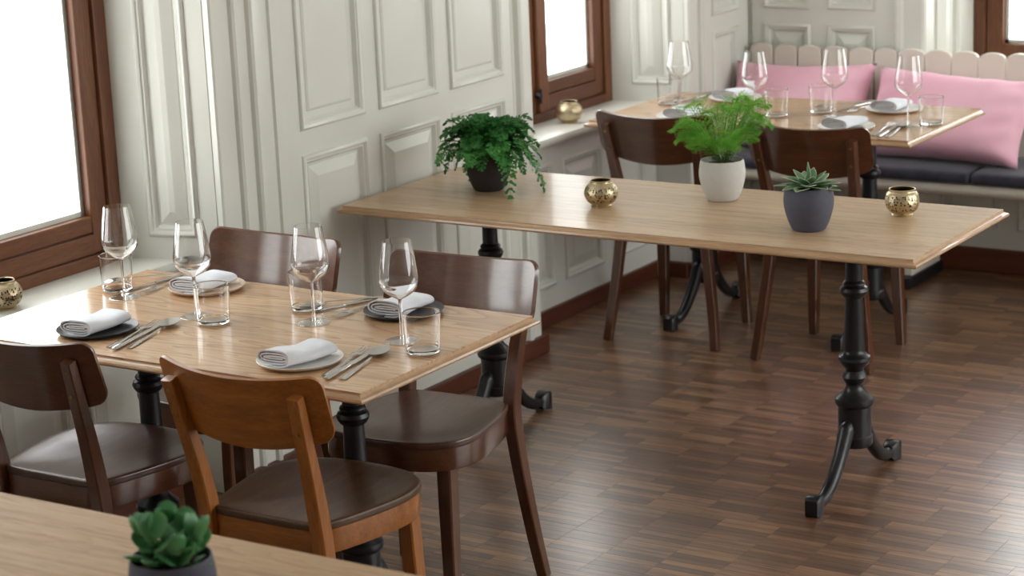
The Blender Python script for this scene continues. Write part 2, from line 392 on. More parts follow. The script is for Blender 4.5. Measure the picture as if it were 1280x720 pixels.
strips(TP, [(6.16,.001),(6.164,-.008),(6.190,-.008),(6.196,.008),(6.206,.013),(6.218,.010),(6.224,.002),(6.275,.002),(6.28,-.004)], .06, 2.8, 'casing', wl)
TQ = frame((-3.98, 0, 0), (0,1,0), (1,0,0))
grid(TQ, [(7.637,7.86)], [(.165,.928), (.988,2.3)], wl, 7.57, 7.948, .06, 2.6)
strips(TQ, [(7.42,0),(7.42,.012),(7.428,.016),(7.436,.010),(7.44,.002),(7.518,.002),(7.522,.014),(7.532,.019),(7.545,.014),(7.55,.002),(7.57,.001)], .06, 2.8, 'casing', wl)
TN = frame((-4.12, 0, 0), (0,1,0), (1,0,0))
for yc in (4.02, 6.86):
    a, b = yc-.615, yc+.615
    if yc > 6: a, b = 6.28, 7.42
    else: a = 2.965
    cs = ([] if yc > 6 else [(yc-.985, yc-.555)]) + [(yc-.48, yc-.21), (yc-.14, yc+.14), (yc+.205, yc+.475)]
    grid(TN, cs, [(.14,.59)], wl, a, b, .06, .655)
    if yc < 5:   # plain return under the window jamb
        MB().box((-4.132, b-.004, 0), (XW-.012, b, .66)).build('return_board', M['paint'], wl, 0)
# splayed window jambs, each a framed panel
def jamb(p0, p1, nrm, parent, z0=.685, z1=2.36):
    d = Vector(p1)-Vector(p0); Lg = d.length
    T = frame(p0, d, nrm)
    grid(T, [(.09*Lg/.31, Lg-.055)], [(.755, 2.25)], parent, 0, Lg, z0, z1)
jamb((-4.255,4.555,0), (-3.967,4.633,0), (.26,-.96,0), wl)
jamb((-4.255,3.045,0), (-3.967,2.967,0), (.26,.96,0), wl)
jamb((-4.285,7.372,0), (-3.985,7.418,0), (.15,-.98,0), wl)
# skirting
def skirt(a, b, name, label, vertical='x'):
    return struct(MB().box(a, b).build(name, M['skirting'] if vertical == 'x' else M['skirting_x'], None, 0, .004), label, 'skirting')
skirt((XW-.01, 4.62, 0), (XW+.02, 6.30, .062), 'baseboard_left', 'red brown skirting board along the panelled pier by the long table')
skirt((-4.13, 6.30, 0), (-4.105, 7.42, .062), 'baseboard_recess', 'red brown skirting board in the recess under the second window')
skirt((-4.13, 2.97, 0), (-4.105, 4.62, .062), 'baseboard_front', 'red brown skirting board in the recess under the nearest window')
skirt((-3.995, 7.40, 0), (-3.96, 7.94, .062), 'baseboard_corner', 'red brown skirting board on the narrow pier beside the bench')
skirt((-4.105, 7.395, 0), (-3.98, 7.42, .062), 'baseboard_return', 'short red brown skirting return at the end of the recess')
skirt((-3.96, 7.94, 0), (-.3, 7.965, .09), 'baseboard_far', 'red brown skirting board on the far wall beneath the bench', 'y')

# far wall
wf = MB()
for x0, x1 in ((-4.45, -3.24), (-2.0, -.42), (.82, XR+.25)): wf.box((x0, YF+.012, 0), (x1, 8.45, H))
for x0, x1 in ((-3.24, -2.0), (-.42, .82)): wf.box((x0, YF+.012, 0), (x1, 8.45, .655)); wf.box((x0, YF+.012, 2.36), (x1, 8.45, H))
wf = wf.build('wall_far', M['plaster'], None, 0); struct(wf, 'white panelled end wall behind the bench', 'wall')
TF = frame((0, YF, 0), (1,0,0), (0,-1,0))
grid(TF, [(-3.915,-3.714), (-3.64,-3.44)], [(.165,.925), (.985,2.3)], wf, -3.966, -3.405, .09, 2.6)
strips(TF, [(-3.405,.001),(-3.36,.001),(-3.356,.012),(-3.345,.018),(-3.33,.012),(-3.322,.003),(-3.25,.003),(-3.24,-.004)], .06, 2.8, 'casing', wf)
grid(TF, [(-3.19,-2.93),(-2.86,-2.60),(-2.53,-2.27)], [(.165,.59)], wf, -3.24, -2.0, .09, .655)
TJ = (( -3.157, 8.262, 0), (-3.238, 7.972, 0))
jamb(TJ[0], TJ[1], (.96,-.26,0), wf)
# unseen sides of the room, the right one with an added fill-light opening
wr = MB()
ye = [-1.7] + [v for p in RIGHT for v in p] + [8.4]
for k in range(0, len(ye), 2): wr.box((XR, ye[k], 0), (XR+.25, ye[k+1], H))
for y0, y1 in RIGHT: wr.box((XR, y0, 0), (XR+.25, y1, RZ0)); wr.box((XR, y0, RZ1), (XR+.25, y1, H))
struct(wr.build('wall_right', M['plaster'], None, 0), 'white wall on the other side of the room', 'wall')
struct(MB().box((-4.45, -1.75, 0), (XR+.25, -1.6, H)).build('wall_rear', M['plaster'], None, 0), 'white wall at the near end of the room', 'wall')

# windows: timber frame, two sashes meeting in the middle, one pane each, painted sill
def window(n, T, label, depth=.13, W=1.07):
    my = M['win_y']
    fr = MB()
    for a, b in ((0, .048), (W-.048, W)): fr.box((a, -.07, SILL), (b, .005, WTOP), T)
    fr = fr.build('window_%d' % n, M['win_z'], None, 0, .003); struct(fr, label, 'window')
    bt = MB(); bt.box((.048, -.07, SILL), (W-.048, .005, SILL+.035), T); bt.box((.048, -.07, WTOP-.05), (W-.048, .005, WTOP), T); bt.build('frame_rail', my, fr, 0, .003)
    c = W/2
    for k, (a, b) in enumerate(((.049, c-.001), (c+.001, W-.049))):
        g0, g1 = (a+.068, b-.042) if k == 0 else (a+.066, b-.062)
        z0, z1 = SILL+.037, WTOP-.052; q0, q1 = SILL+.142, WTOP-.13
        for u0, u1 in ((a, g0), (g1, b)): MB().box((u0, -.052, z0), (u1, -.006, z1), T).build('sash_stile', M['win_z'], fr, 0, .004)
        b_ = MB(); b_.box((g0, -.052, z0+.058), (g1, -.006, q0), T); b_.build('sash_rail', my, fr, 0, .004)
        MB().box((g0, -.052, z0), (g1, .0, z0+.056), T).build('weather_rail', my, fr, 0, .004)
        MB().box((g0, -.052, q1), (g1, -.006, z1), T).build('sash_rail', my, fr, 0, .004)
        MB().box((g0-.004, -.034, q0-.004), (g1+.004, -.030, q1+.004), T).build('pane', M['pane'], fr, 0)
        bd = MB()
        for u0, u1, zz0, zz1 in ((g0, g0+.014, q0, q1), (g1-.014, g1, q0, q1), (g0, g1, q0, q0+.014)): bd.box((u0, -.046, zz0), (u1, -.034, zz1), T)
        bd.build('glazing_bead', M['paint'], fr, 0)
    MB().box((c-.004, -.006, SILL+.037), (c+.058, .012, WTOP-.052), T).build('astragal', M['win_z'], fr, 0, .004)
    lt = MB(); lt.tube([T(c-.012, .004, SILL+.105), T(c-.012, .02, SILL+.100)], .012, 10); lt.tube([T(c-.012, .02, SILL+.13), T(c-.012, .02, SILL+.075)], .006, 8)
    lt.build('latch', M['iron'], fr)
    return fr
def left_frame(y0, x=-4.25): return frame((x, y0, 0), (0,1,0), (1,0,0))
window(1, left_frame(3.045), 'tall brown timber window beside the front table', W=1.51)
window(2, left_frame(6.30, -4.28), 'brown timber casement window in the recess behind the long table')
window(3, frame((-3.157, 8.26, 0), (1,0,0), (0,-1,0)), 'brown timber window in the end wall above the bench')
window(4, left_frame(.665), 'brown timber window of the side wall near the camera')
window(5, frame((-.335, 8.26, 0), (1,0,0), (0,-1,0)), 'brown timber window of the end wall beyond the bench')
def sill(n, y0, y1, xb):
    pr = [(xb-.02, .655), (-4.095, .655), (-4.088, .66), (-4.083, .668), (-4.083, .678), (-4.087, .687), (-4.095, .69), (xb-.02, .69)]
    o = MB().rings([[(x, y0, z) for x, z in pr], [(x, y1, z) for x, z in pr]]).build('trim_%d' % n, M['paint'], None, 40)
    return o
struct(sill(1, 2.97, 4.63, -4.25), 'white painted window sill beside the front table', 'sill')
struct(sill(2, 6.285, 7.415, -4.28), 'white painted window sill behind the long table', 'sill')
struct(sill(3, .59, 1.81, -4.25), 'white painted window sill near the camera', 'sill')

# ------------------------------------------------------------------ tables
ZT = .75
def table_base(parent, x, yc, oak_under=.726):
    """black cast-iron end base: turned column, drum and two scrolled feet along y"""
    C = [(.0,.122),(.046,.122),(.050,.128),(.050,.150),(.046,.154),(.0455,.235),(.052,.240),(.055,.248),(.053,.258),(.042,.268),(.030,.280),(.0235,.292),(.0235,.300),(.030,.308),(.035,.320),(.031,.330),(.0245,.338),(.028,.346),(.040,.358),(.0455,.370),(.044,.378),(.034,.385),(.029,.392),(.0285,.400),(.0245,.545),(.031,.549),(.036,.556),(.0395,.565),(.036,.574),(.0285,.579),(.0315,.584),(.0295,.589),(.0235,.594),(.0225,.715),(0,.715)]
    b = MB().lathe(C, 28, (x, yc, 0)).build('column', M['iron'], parent, 35)
    MB().box((x-.10, yc-.19, .715), (x+.10, yc+.19, oak_under)).build('top_plate', M['iron'], b, 0, .002)
    for s in (-1, 1):
        P = spline([(.030,.190),(.048,.182),(.068,.154),(.102,.108),(.152,.058),(.203,.030),(.245,.026)], 5)
        W = np.interp(np.linspace(0,1,len(P)), [0,.2,.6,1], [.010,.022,.019,.017]); Hh = np.interp(np.linspace(0,1,len(P)), [0,.2,.6,1], [.014,.026,.020,.017])
        f = MB().tube([(x, yc+s*u, z) for u, z in P], [(w, h) for w, h in zip(W, Hh)], 10, up=(0, 0, 1))
        toe = MB(); R = []
        for u, w, z0, z1 in ((.235,.012,.012,.046),(.243,.018,.002,.050),(.262,.021,0,.056),(.280,.022,0,.053),(.288,.018,.004,.046)):
            R.append([(x-w, yc+s*u, z0), (x+w, yc+s*u, z0), (x+w, yc+s*u, z1-.004), (x+w-.004, yc+s*u, z1), (x-w+.004, yc+s*u, z1), (x-w, yc+s*u, z1-.004)])
        f.rings(R)
        f.build('foot', M['iron'], parent, 45)
def table(label, x0, x1, y0, y1, wood_, nb, inset=.295, group=None):
    """boarded oak top with a stepped lip, on two iron bases"""
    xc, yc = (x0+x1)/2, (y0+y1)/2
    t = thing('dining_table', label, 'table', (xc, yc, 0), 0, group)
    hx, hy = (x1-x0)/2, (y1-y0)/2
    rg = random.Random(int(x0*1000+y0*77)); cuts = [0]
    for k in range(nb): cuts.append(cuts[-1] + rg.uniform(.8, 1.25))
    cuts = [-hy + 2*hy*c/cuts[-1] for c in cuts]
    for a, b in zip(cuts, cuts[1:]):
        g = .00012
        MB().box((-hx, a, .7285), (hx, b, ZT)).build('board', wood_, t, 0, .00025, seg=1)
    pr = [(-.03,.7265),(.006,.7265),(.0115,.729),(.013,.733),(.0115,.7375),(.006,.739),(.002,.7415),(.0,.745),(-.03,.728)]
    R = [[(sx*(hx+s), sy*(hy+s), z) for sx, sy in ((-1,-1),(1,-1),(1,1),(-1,1))] for s, z in pr[:-1]]
    MB().rings(R, False, False).build('edge_lip', M['oak_edge'], t, 30)
    MB().box((-hx+.03, -hy+.03, .7262), (hx-.03, hy-.03, .7284)).build('underside', wood_, t, 0)
    for s in (-1, 1): table_base(t, s*(hx-inset), 0)
    return t
T1 = (-3.915, -2.719, 3.591, 4.279); T2 = (-3.914, -2.119, 5.138, 5.781); T3 = (-3.957, -2.761, 6.647, 7.300); T4 = (-3.55, -1.75, 2.10, 2.785)
table('oak table laid for four beside the nearest window', *T1, M['oak'], 6, .285)
table('long bare oak table with potted plants against the panelled wall', *T2, M['oak_pale'], 7, .305)
table('oak table laid in front of the pink cushions and bench', *T3, M['oak'], 6, .275)
table('oak table in front holding only the jade plant', *T4, M['oak_matte'], 7, .305)

# ------------------------------------------------------------------ chairs
HALF = [(0,-.190),(.10,-.190),(.140,-.181),(.163,-.145),(.183,-.075),(.199,.01),(.203,.062),(.196,.115),(.170,.162),(.120,.193),(.06,.206),(0,.209)]
def seat_outline(s=1.0, n=4):
    h = spline(HALF, n); r = [(x*s, (y-.01)*s+.01) for x, y in h]
    return r + [(-x, y) for x, y in r[-2:0:-1]]
def make_chair(label, W_, seatmat, group):
    t = thing('dining_chair', label, 'chair', (0,0,0), 0, group)
    # dished seat
    b = MB(); c0 = (0, .01); R = []
    for s, z in ((.985,.4525),(1.0,.4535),(1.004,.457),(1.004,.464),(1.001,.4675),(.993,.4695),(.975,.470),(.92,.4692),(.78,.4655),(.55,.461),(.3,.459),(.08,.4585)):
        R.append([(x, y, z) for x, y in seat_outline(s)])
    b.rings(R); b.build('seat', seatmat, t, 50)
    # bent rim under the seat
    b = MB(); R = []
    for s, z in ((.94,.400),(.985,.398),(.99,.402),(.99,.452),(.94,.452)): R.append([(x, y, z) for x, y in seat_outline(s)])
    b.rings(R, closed=True); b.build('seat_rim', W_['X'], t, 40)
    for s in (-1, 1):
        b = MB(); P = [(s*.150,.135,.42),(s*.153,.140,.30),(s*.158,.148,.14),(s*.163,.156,0)]
        b.tube(P, [(.0195,.020),(.019,.0195),(.017,.0175),(.0145,.015)], square=True, up=(0,1,0)); b.build('leg', W_['Z'], t, 40)
        P = spline([(s*.205,-.222,0),(s*.191,-.203,.12),(s*.172,-.189,.27),(s*.157,-.183,.40),(s*.153,-.187,.47),(s*.156,-.2065,.57),(s*.162,-.2320,.665),(s*.170,-.2630,.778)], 4)
        k = np.linspace(0, 1, len(P)); wx = np.interp(k, [0,.45,.62,1], [.0145,.0175,.0175,.0145]); wy = np.interp(k, [0,.45,.6,1], [.0135,.019,.019,.0125])
        b = MB().tube(P, [(a, c) for a, c in zip(wx, wy)], square=True, up=(0,1,0)); lg = b.build('rear_leg', W_['Z'], t, 40)
        for zz, yy, xx in ((.752,-.2685,.168), (.692,-.2545,.1635)):
            MB().lathe([(0,-.001),(.0045,-.001),(.0045,.0012),(.002,.002),(0,.002)], 10).build('screw', M['brass'], lg)
            o = lg.children[-1]; o.location = (s*xx, yy, zz); o.rotation_euler = (PI/2+.28, 0, 0)
    # backrest: bent panel, rounded corners
    nu, nv = 28, 8; Rf, Rb = [], []
    hw, rc = .217, .028
    def pt(u, v, off):
        x = hw*u; a = abs(x)
        zt = .806 + .016*u*u; zb = .640 + .033*u*u
        e = hw - a; cr = 0
        if e < rc: cr = rc - math.sqrt(max(0, rc*rc-(rc-e)**2))
        zt -= cr; zb += cr
        z = zb + (zt-zb)*v
        yb = -.250 + .052*u*u + (.70-z)*.30
        sl = 2*.052*u/hw; nl = math.sqrt(1+sl*sl)
        return (x + off*sl/nl*-1, yb + off/nl, z)
    us = [math.sin(PI/2*(-1+2*i/nu)) for i in range(nu+1)]
    b = MB(); ring = []
    for u in us:
        fr = [pt(u, k/nv, .007) for k in range(nv+1)]; bk = [pt(u, 1-k/nv, -.006) for k in range(nv+1)]
        top = pt(u, 1, .0005); bot = pt(u, 0, .0005)
        ring.append(fr + [(top[0], top[1], top[2]+.003)] + bk + [(bot[0], bot[1], bot[2]-.003)])
    b.rings(ring); b.build('backrest', W_['X'], t, 45)
    return t
G1 = 'chairs round the front table'; G3 = 'chairs at the far table'
ch = make_chair('dark stained wooden chair beyond the front table, in front of the window corner', DK, M['seat_dark'], G1)
ch.location = (-3.665, 4.275, 0); ch.rotation_euler.z = PI
dup(ch, (-3.04, 4.255, 0), PI+.06, 'dark stained wooden chair beyond the front table, its whole seat and right legs showing', G1)
dup(ch, (-3.575, 3.702, 0), 0, 'dark brown wooden chair on the near side of the front table, seat glossy', G1)
dup(ch, (-2.938, 3.697, 0), 0, 'amber orange wooden chair with a brown seat at the front table', G1, {DK['X']: OR['X'], DK['Z']: OR['Z'], M['seat_dark']: M['seat_brown']})
dup(ch, (-3.635, 6.745, 0), .06, 'dark wooden chair at the far table, nearer the window sill', G3)
dup(ch, (-3.04, 6.715, 0), 0, 'dark wooden chair at the far table, behind the slate grey pot', G3)

# ------------------------------------------------------------------ table ware
def wine_glass(label, loc, group):
    t = thing('wine_glass', label, 'glass', loc, 0, group)
    out = [(.0045,.0985),(.009,.1012),(.022,.1085),(.036,.1195),(.0442,.133),(.0462,.145),(.0448,.160),(.0393,.196),(.0330,.235)]
    out = spline(out, 3); inn = [(max(r-.0011,0), z+ (.0015 if z < .14 else 0)) for r, z in out][::-1]
    inn = [(r, min(z, .2352)) for r, z in inn]
    MB().lathe([(0,.0978)] + out + inn + [(0,.1008)], 40).build('bowl', M['glass'], t, 60)
    MB().lathe([(0,.0062),(.0046,.0062),(.0036,.02),(.0034,.06),(.0036,.086),(.0046,.0976),(0,.0976)], 16).build('stem', M['glass'], t, 60)
    MB().lathe([(0,.0012),(.020,.0010),(.036,.0004),(.0385,.0003),(.0397,.0011),(.0388,.0019),(.036,.0023),(.022,.0034),(.010,.0046),(.0060,.0054),(.0047,.0061),(0,.0061)], 40).build('foot', M['foot_glass'], t, 60)
    return t
def tumbler(label, loc, group):
    t = thing('tumbler', label, 'glass', loc, 0, group)
    out = [(.0384,.0095),(.0388,.016),(.0396,.030),(.0412,.062),(.0424,.090),(.0425,.0920),(.0423,.0930),(.0418,.0934),(.0413,.0930),(.0411,.0920),(.0410,.090),(.0398,.062),(.0382,.030),(.0374,.016),(.0370,.0100)]
    MB().lathe(out, 40, closed=True).build('wall', M['glass'], t, 60)
    base = [(0,.0004),(.033,.0004),(.0345,.0006),(.0362,.0015),(.0372,.0030),(.0378,.005),(.0384,.0094),(.0368,.0094),(.035,.0078),(.030,.0070),(0,.0068)]
    MB().lathe(base, 40).build('base', M['glass'], t, 60)
    return t
def plate(label, loc, m, group, r=.097):
    o = MB().lathe([(0,.001),(r*.72,.001),(r*.93,.0045),(r,.0112),(r*.99,.0122),(r*.97,.0115),(r*.90,.0070),(r*.70,.0045),(0,.0045)], 56).build('plate', M[m], None, 50)
    o.location = loc; return tag(o, label, 'plate', group)
def napkin(label, loc, rz, group, seed=0, Ln=.146):
    """flat-rolled cloth: a spiral ribbon of linen drawn out along y"""
    rg = random.Random(seed); n = 72; th = .0019; turns = 3.1
    mid = []
    for i in range(n+1):
        ph = -PI*.5 + 2*PI*turns*i/n; k = i/n*turns
        a = .050 - .0060*k; bb = .0195 - .0062*k
        e = .62
        cx = math.copysign(abs(math.cos(ph))**e, math.cos(ph))*a; cz = math.copysign(abs(math.sin(ph))**.9, math.sin(ph))*bb
        mid.append((cx + .003*k, cz + .0215))
    outl, inl = [], []
    for i in range(n+1):
        p, q = mid[max(i-1,0)], mid[min(i+1,n)]; d = (q[0]-p[0], q[1]-p[1]); l = math.hypot(*d) or 1
        nrm = (d[1]/l, -d[0]/l); outl.append((mid[i][0]+nrm[0]*th, mid[i][1]+nrm[1]*th)); inl.append((mid[i][0]-nrm[0]*th, mid[i][1]-nrm[1]*th))
    prof = outl + inl[::-1]; R = []; ns = 14
    w1, w2, w3 = (rg.uniform(0, 6) for _ in range(3))
    for j in range(ns+1):
        s = j/ns; y = -Ln/2 + Ln*s; fl = 1 - .28*s - .10*math.sin(s*3.1); 
        sx = 1 + .05*math.sin(4*s+w1); sh = .004*math.sin(3*s+w2)
        R.append([(x*sx + sh, y + .004*math.sin(20*x+w3), max(.0006, z*fl + .0016*math.sin(30*x+9*s+w1)*(z/.03))) for x, z in prof])
    o = MB().rings(R).build('napkin', M['linen'], None, 50)
    o.location = loc; o.rotation_euler = (0, 0, rz); return tag(o, label, 'napkin', group)
def cut_handle(b, w0, w1, L0, L1, z=.0035):
    P = [(0, L0 + (L1-L0)*k/6, z + .004*(k/6)**2) for k in range(7)]
    W = [w0, w0*.98, w0*.9, w0*.75, (w0+w1)*.36, w1, w1]
    b.tube(P, [(w, .0016) for w in W], 10, up=(0,0,1))
def fork(label, loc, rz, group, flip=0):
    t = thing('fork', label, 'fork', loc, rz, group)
    b = MB(); cut_handle(b, .0085, .0035, -.11, .035, .0022); b.build('handle', M['steel'], t, 50)
    b = MB(); P = [(0,.030,.0062),(0,.042,.0078),(0,.054,.0066),(0,.066,.0050)]
    b.tube(P, [(.0036,.0015),(.008,.0014),(.0135,.0013),(.0148,.0013)], 10)
    for k in (-1.5,-.5,.5,1.5):
        b.tube([(k*.0083,.064,.0050),(k*.0083,.085,.0036),(k*.0079,.105,.0044),(k*.0074,.120,.0072)], [(.0022,.0011),(.0021,.0010),(.0017,.0009),(.0008,.0006)], 6)
    b.build('tines', M['steel'], t, 50); return t
def knife(label, loc, rz, group):
    t = thing('knife', label, 'knife', loc, rz, group)
    b = MB(); b.tube([(0,-.11,.0042),(0,-.105,.0045),(0,-.05,.0045),(0,-.005,.0045),(0,.0,.0045)], [(.006,.0026),(.0088,.0034),(.008,.0034),(.0064,.003),(.0055,.0022)], 12); b.build('handle', M['steel'], t, 50)
    b = MB(); pr = [(-.006,0),(.006,0),(.0095,.02),(.0095,.07),(.006,.10),(-.003,.115),(-.006,.108)]
    b.prism(pr, .0036, .0050); b.build('blade', M['steel'], t, 30); return t
def spoon(label, loc, rz, group, down=False):
    t = thing('spoon', label, 'spoon', loc, rz, group)
    b = MB(); cut_handle(b, .0085, .0035, -.115, .055, .0022); b.build('handle', M['steel'], t, 50)
    b = MB(); n, m = 24, 7; top, bot = [], []
    sg = -1 if down else 1
    for i in range(m+1):
        r = i/m; dep = .0085*(1-r*r)
        ring = []; rb = []
        for j in range(n):
            a = 2*PI*j/n; ex = .0235*(1-.14*math.sin(a))*math.cos(a)*max(r,.02); ey = .092 + .041*math.sin(a)*max(r,.02)
            z0 = .0108 if not down else .0022
            ring.append((ex, ey, z0 - sg*dep)); rb.append((ex, ey, z0 - sg*dep - .0011*(1 if r < 1 else .2)))
        top.append(ring); bot.append(rb)
    b.rings(top[::-1] + bot); b.build('bowl', M['steel'], t, 60); return t

GW, GT, GP, GN, GC = 'wine glasses on the front table', 'tumblers on the front table', 'plates on the front table', 'napkins on the front table', 'cutlery on the front table'
dn = {'NL': 'nearer the window, before the dark chair', 'FL': 'at the window end, across from the dark near chair',
      'NR': 'before the amber chair', 'FR': 'at the free end, before the dark far chair'}
for (x, y), l in (((-3.765,4.022), 'tall wine glass on the front table, closest to the window frame'), ((-3.467,3.948), 'tall wine glass on the front table, behind the tumbler in the middle'),
                  ((-3.164,4.016), 'tall wine glass on the front table, by the second far chair'), ((-2.875,3.967), 'tall wine glass on the front table, beside the charcoal plate at the free end')):
    wine_glass(l, (x, y, ZT), GW)
for (x, y), l in (((-3.835,4.075), 'clear tumbler on the front table, nearest the window sill'), ((-3.392,3.922), 'clear tumbler in the middle of the front table'),
                  ((-3.262,4.117), 'clear tumbler on the front table by the second far chair'), ((-2.779,3.913), 'clear tumbler nearest the free end of the front table')):
    tumbler(l, (x, y, ZT), GT)
SET1 = [((-3.600,3.745), 'china_black', 'charcoal plate on the front table near the window and dark near chair', 'folded grey linen napkin on the charcoal plate next to the dark near chair', .12),
        ((-3.622,4.172), 'china_beige', 'beige plate on the front table under the folded napkin', 'folded grey linen napkin on the beige plate', .03),
        ((-2.985,3.730), 'china', 'off white plate on the front table before the amber chair', 'folded grey linen napkin on the off white plate before the amber chair', -.14),
        ((-3.018,4.178), 'china_black', 'charcoal plate on the front table at the free end', 'folded grey linen napkin on the charcoal plate at the free end', .03)]
for i, ((x, y), m_, lp, ln, rz) in enumerate(SET1):
    plate(lp, (x, y, ZT), m_, GP); napkin(ln, (x-.005, y-.005, ZT+.0066), rz, GN, i)
a = 0.19
fork('steel fork on the front table beside the charcoal plate near the window', (-3.492,3.748,ZT), .20, GC)
knife('steel knife on the front table between fork and spoon near the dark near chair', (-3.468,3.735,ZT), .22, GC)
spoon('steel spoon on the front table near the dark near chair, bowl towards the tumbler', (-3.450,3.765,ZT), .24, GC)
fork('steel fork on the front table beside the off white plate', (-2.886,3.768,ZT), .20, GC)
knife('steel knife on the front table next to the fork by the off white plate', (-2.862,3.745,ZT), .17, GC)
spoon('steel spoon on the front table by the off white plate, bowl towards the free end', (-2.838,3.765,ZT), .22, GC)
for f_, l_, p_, r_, kw in ((spoon, 'steel spoon on the front table by the beige plate, dark bowl by the window', (-3.842,4.189,ZT+.006), PI-.62, {'down': True}),
        (fork, 'steel fork on the front table by the beige plate, next to its rim', (-3.752,4.168,ZT), PI+.08, {}),
        (knife, 'steel knife on the front table by the beige plate, between spoon and fork', (-3.787,4.165,ZT), PI-.10, {}),
        (spoon, 'steel spoon on the front table by the far charcoal plate, dark bowl', (-3.206,4.192,ZT+.006), PI-.70, {'down': True}),
        (fork, 'steel fork on the front table by the far charcoal plate, next to its rim', (-3.140,4.168,ZT), PI-.03, {}),
        (knife, 'steel knife on the front table by the far charcoal plate, under the spoon', (-3.190,4.172,ZT), PI-.36, {})):
    f_(l_, p_, r_, GC, **kw).scale = (.85, .85, .85)

GW3, GT3, GP3, GN3, GC3 = 'wine glasses on the far table', 'tumblers on the far table', 'plates on the far table', 'napkins on the far table', 'cutlery on the far table'
for (x, y), l in (((-3.786,7.012), 'tall wine glass on the far table, nearest the window'), ((-3.413,6.862), 'tall wine glass on the far table, above the feathery plant'),
                  ((-3.172,6.990), 'tall wine glass on the far table, before the first pink cushion'), ((-2.869,6.912), 'tall wine glass on the far table, before the second pink cushion')):
    wine_glass(l, (x, y, ZT), GW3)
for (x, y), l in (((-3.860,7.058), 'clear tumbler on the far table, nearest the window'), ((-3.371,6.945), 'clear tumbler on the far table behind the feathery plant'),
                  ((-3.258,7.065), 'clear tumbler on the far table before the first pink cushion'), ((-2.808,6.962), 'clear tumbler at the free end of the far table')):
    tumbler(l, (x, y, ZT), GT3)
for i, ((x, y), lp, ln, rz) in enumerate([((-3.660,6.800), 'white plate on the far table before the chair nearer the window', 'folded pale napkin on the far table, just over the backrest nearer the window', .1),
        ((-3.665,7.205), 'white plate at the bench side of the far table, behind the feathery plant', 'folded pale napkin at the bench side, above the feathery plant', .0),
        ((-3.040,6.790), 'white plate on the far table hidden by the backrest by the slate pot', 'folded pale napkin just over the backrest by the slate pot', -.05),
        ((-3.030,7.165), 'white plate on the far table in front of the gap between pink cushions', 'folded pale napkin in front of the gap between pink cushions', .02)]):
    plate(lp, (x, y, ZT), 'china', GP3); napkin(ln, (x-.005, y-.005, ZT+.0066), rz, GN3, 10+i)
fork('steel fork on the far table at the end before the second cushion', (-2.915,6.800,ZT), .12, GC3)
knife('steel knife on the far table beside the fork at the free end', (-2.885,6.775,ZT), .12, GC3)
spoon('steel spoon on the far table at the free end, below the last wine glass', (-2.862,6.790,ZT), .14, GC3)
spoon('steel spoon on the far table behind the middle tumbler, dark bowl', (-3.235,7.225,ZT+.003), PI-.6, GC3, True)
fork('steel fork on the far table beside the plate between the cushions', (-3.150,7.185,ZT), PI-.1, GC3)
knife('steel knife on the far table beside the plate between the cushions', (-3.185,7.185,ZT), PI-.2, GC3)
spoon('steel spoon on the far table near the window pier, dark bowl', (-3.845,7.235,ZT+.003), PI-.5, GC3, True)
fork('steel fork on the far table near the window pier, next to the plate', (-3.775,7.190,ZT), PI-.05, GC3)
knife('steel knife on the far table near the window pier, between fork and spoon', (-3.810,7.190,ZT), PI-.15, GC3)

# ------------------------------------------------------------------ gold tea-light holders
def votive(label, loc, m='gold', k=1.0, rz=0, wide=0):
    t = thing('candle_holder', label, 'candle holder', loc, rz, 'gold tea-light holders')
    w = wide     # a wider mouth on some of them
    out = spline([(.026,.006),(.040,.016),(.0485,.034),(.0475,.050),(.040+w*.6,.063),(.031+w,.070)], 4)
    pr = [(.010,.0005),(.029,0),(.030,.003),(.026,.0065)] + out + [(.0305+w,.0735),(.0315+w,.0765),(.030+w,.0775),(.0285+w,.076)]
    b = MB(); b.rings([[(r*k*math.cos(2*PI*q/40), r*k*math.sin(2*PI*q/40), z*k) for q in range(40)] for r, z in pr], False, False)
    sh = b.build('shell', M[m], t, 50, fix=False)
    pi_ = [(.0285+w,.076),(.0290+w,.070)] + [(r-.0014, z) for r, z in out[::-1][1:-2]] + [(.02,.0085),(.0005,.0085)]
    b = MB(); b.rings([[(r*k*math.cos(2*PI*q/40), r*k*math.sin(2*PI*q/40), z*k) for q in range(40)] for r, z in pi_], False, True)
    b.build('lining', M['gold_in'], t, 50, fix=False)
    c = MB().lathe([(0,.009),(.019,.009),(.019,.024),(.017,.0245),(.0165,.022),(0,.022)], 24).build('tealight', M['candle'], t, 50)
    return t
votive('gold perforated tea-light holder on the long table, beside the dark potted fern', (-3.188,5.412,ZT))
votive('gold perforated tea-light holder at the free end of the long table', (-2.347,5.612,ZT), 'gold', .97, 1.0, .0065)
votive('gold tea-light holder on the sill of the second window', (-4.180,6.885,SILL), 'gold_plain', 1.02, 2.0)
votive('gold perforated tea-light holder on the sill by the front table, cut by the frame', (-4.150,3.985,SILL), 'gold', 1.0, .5)

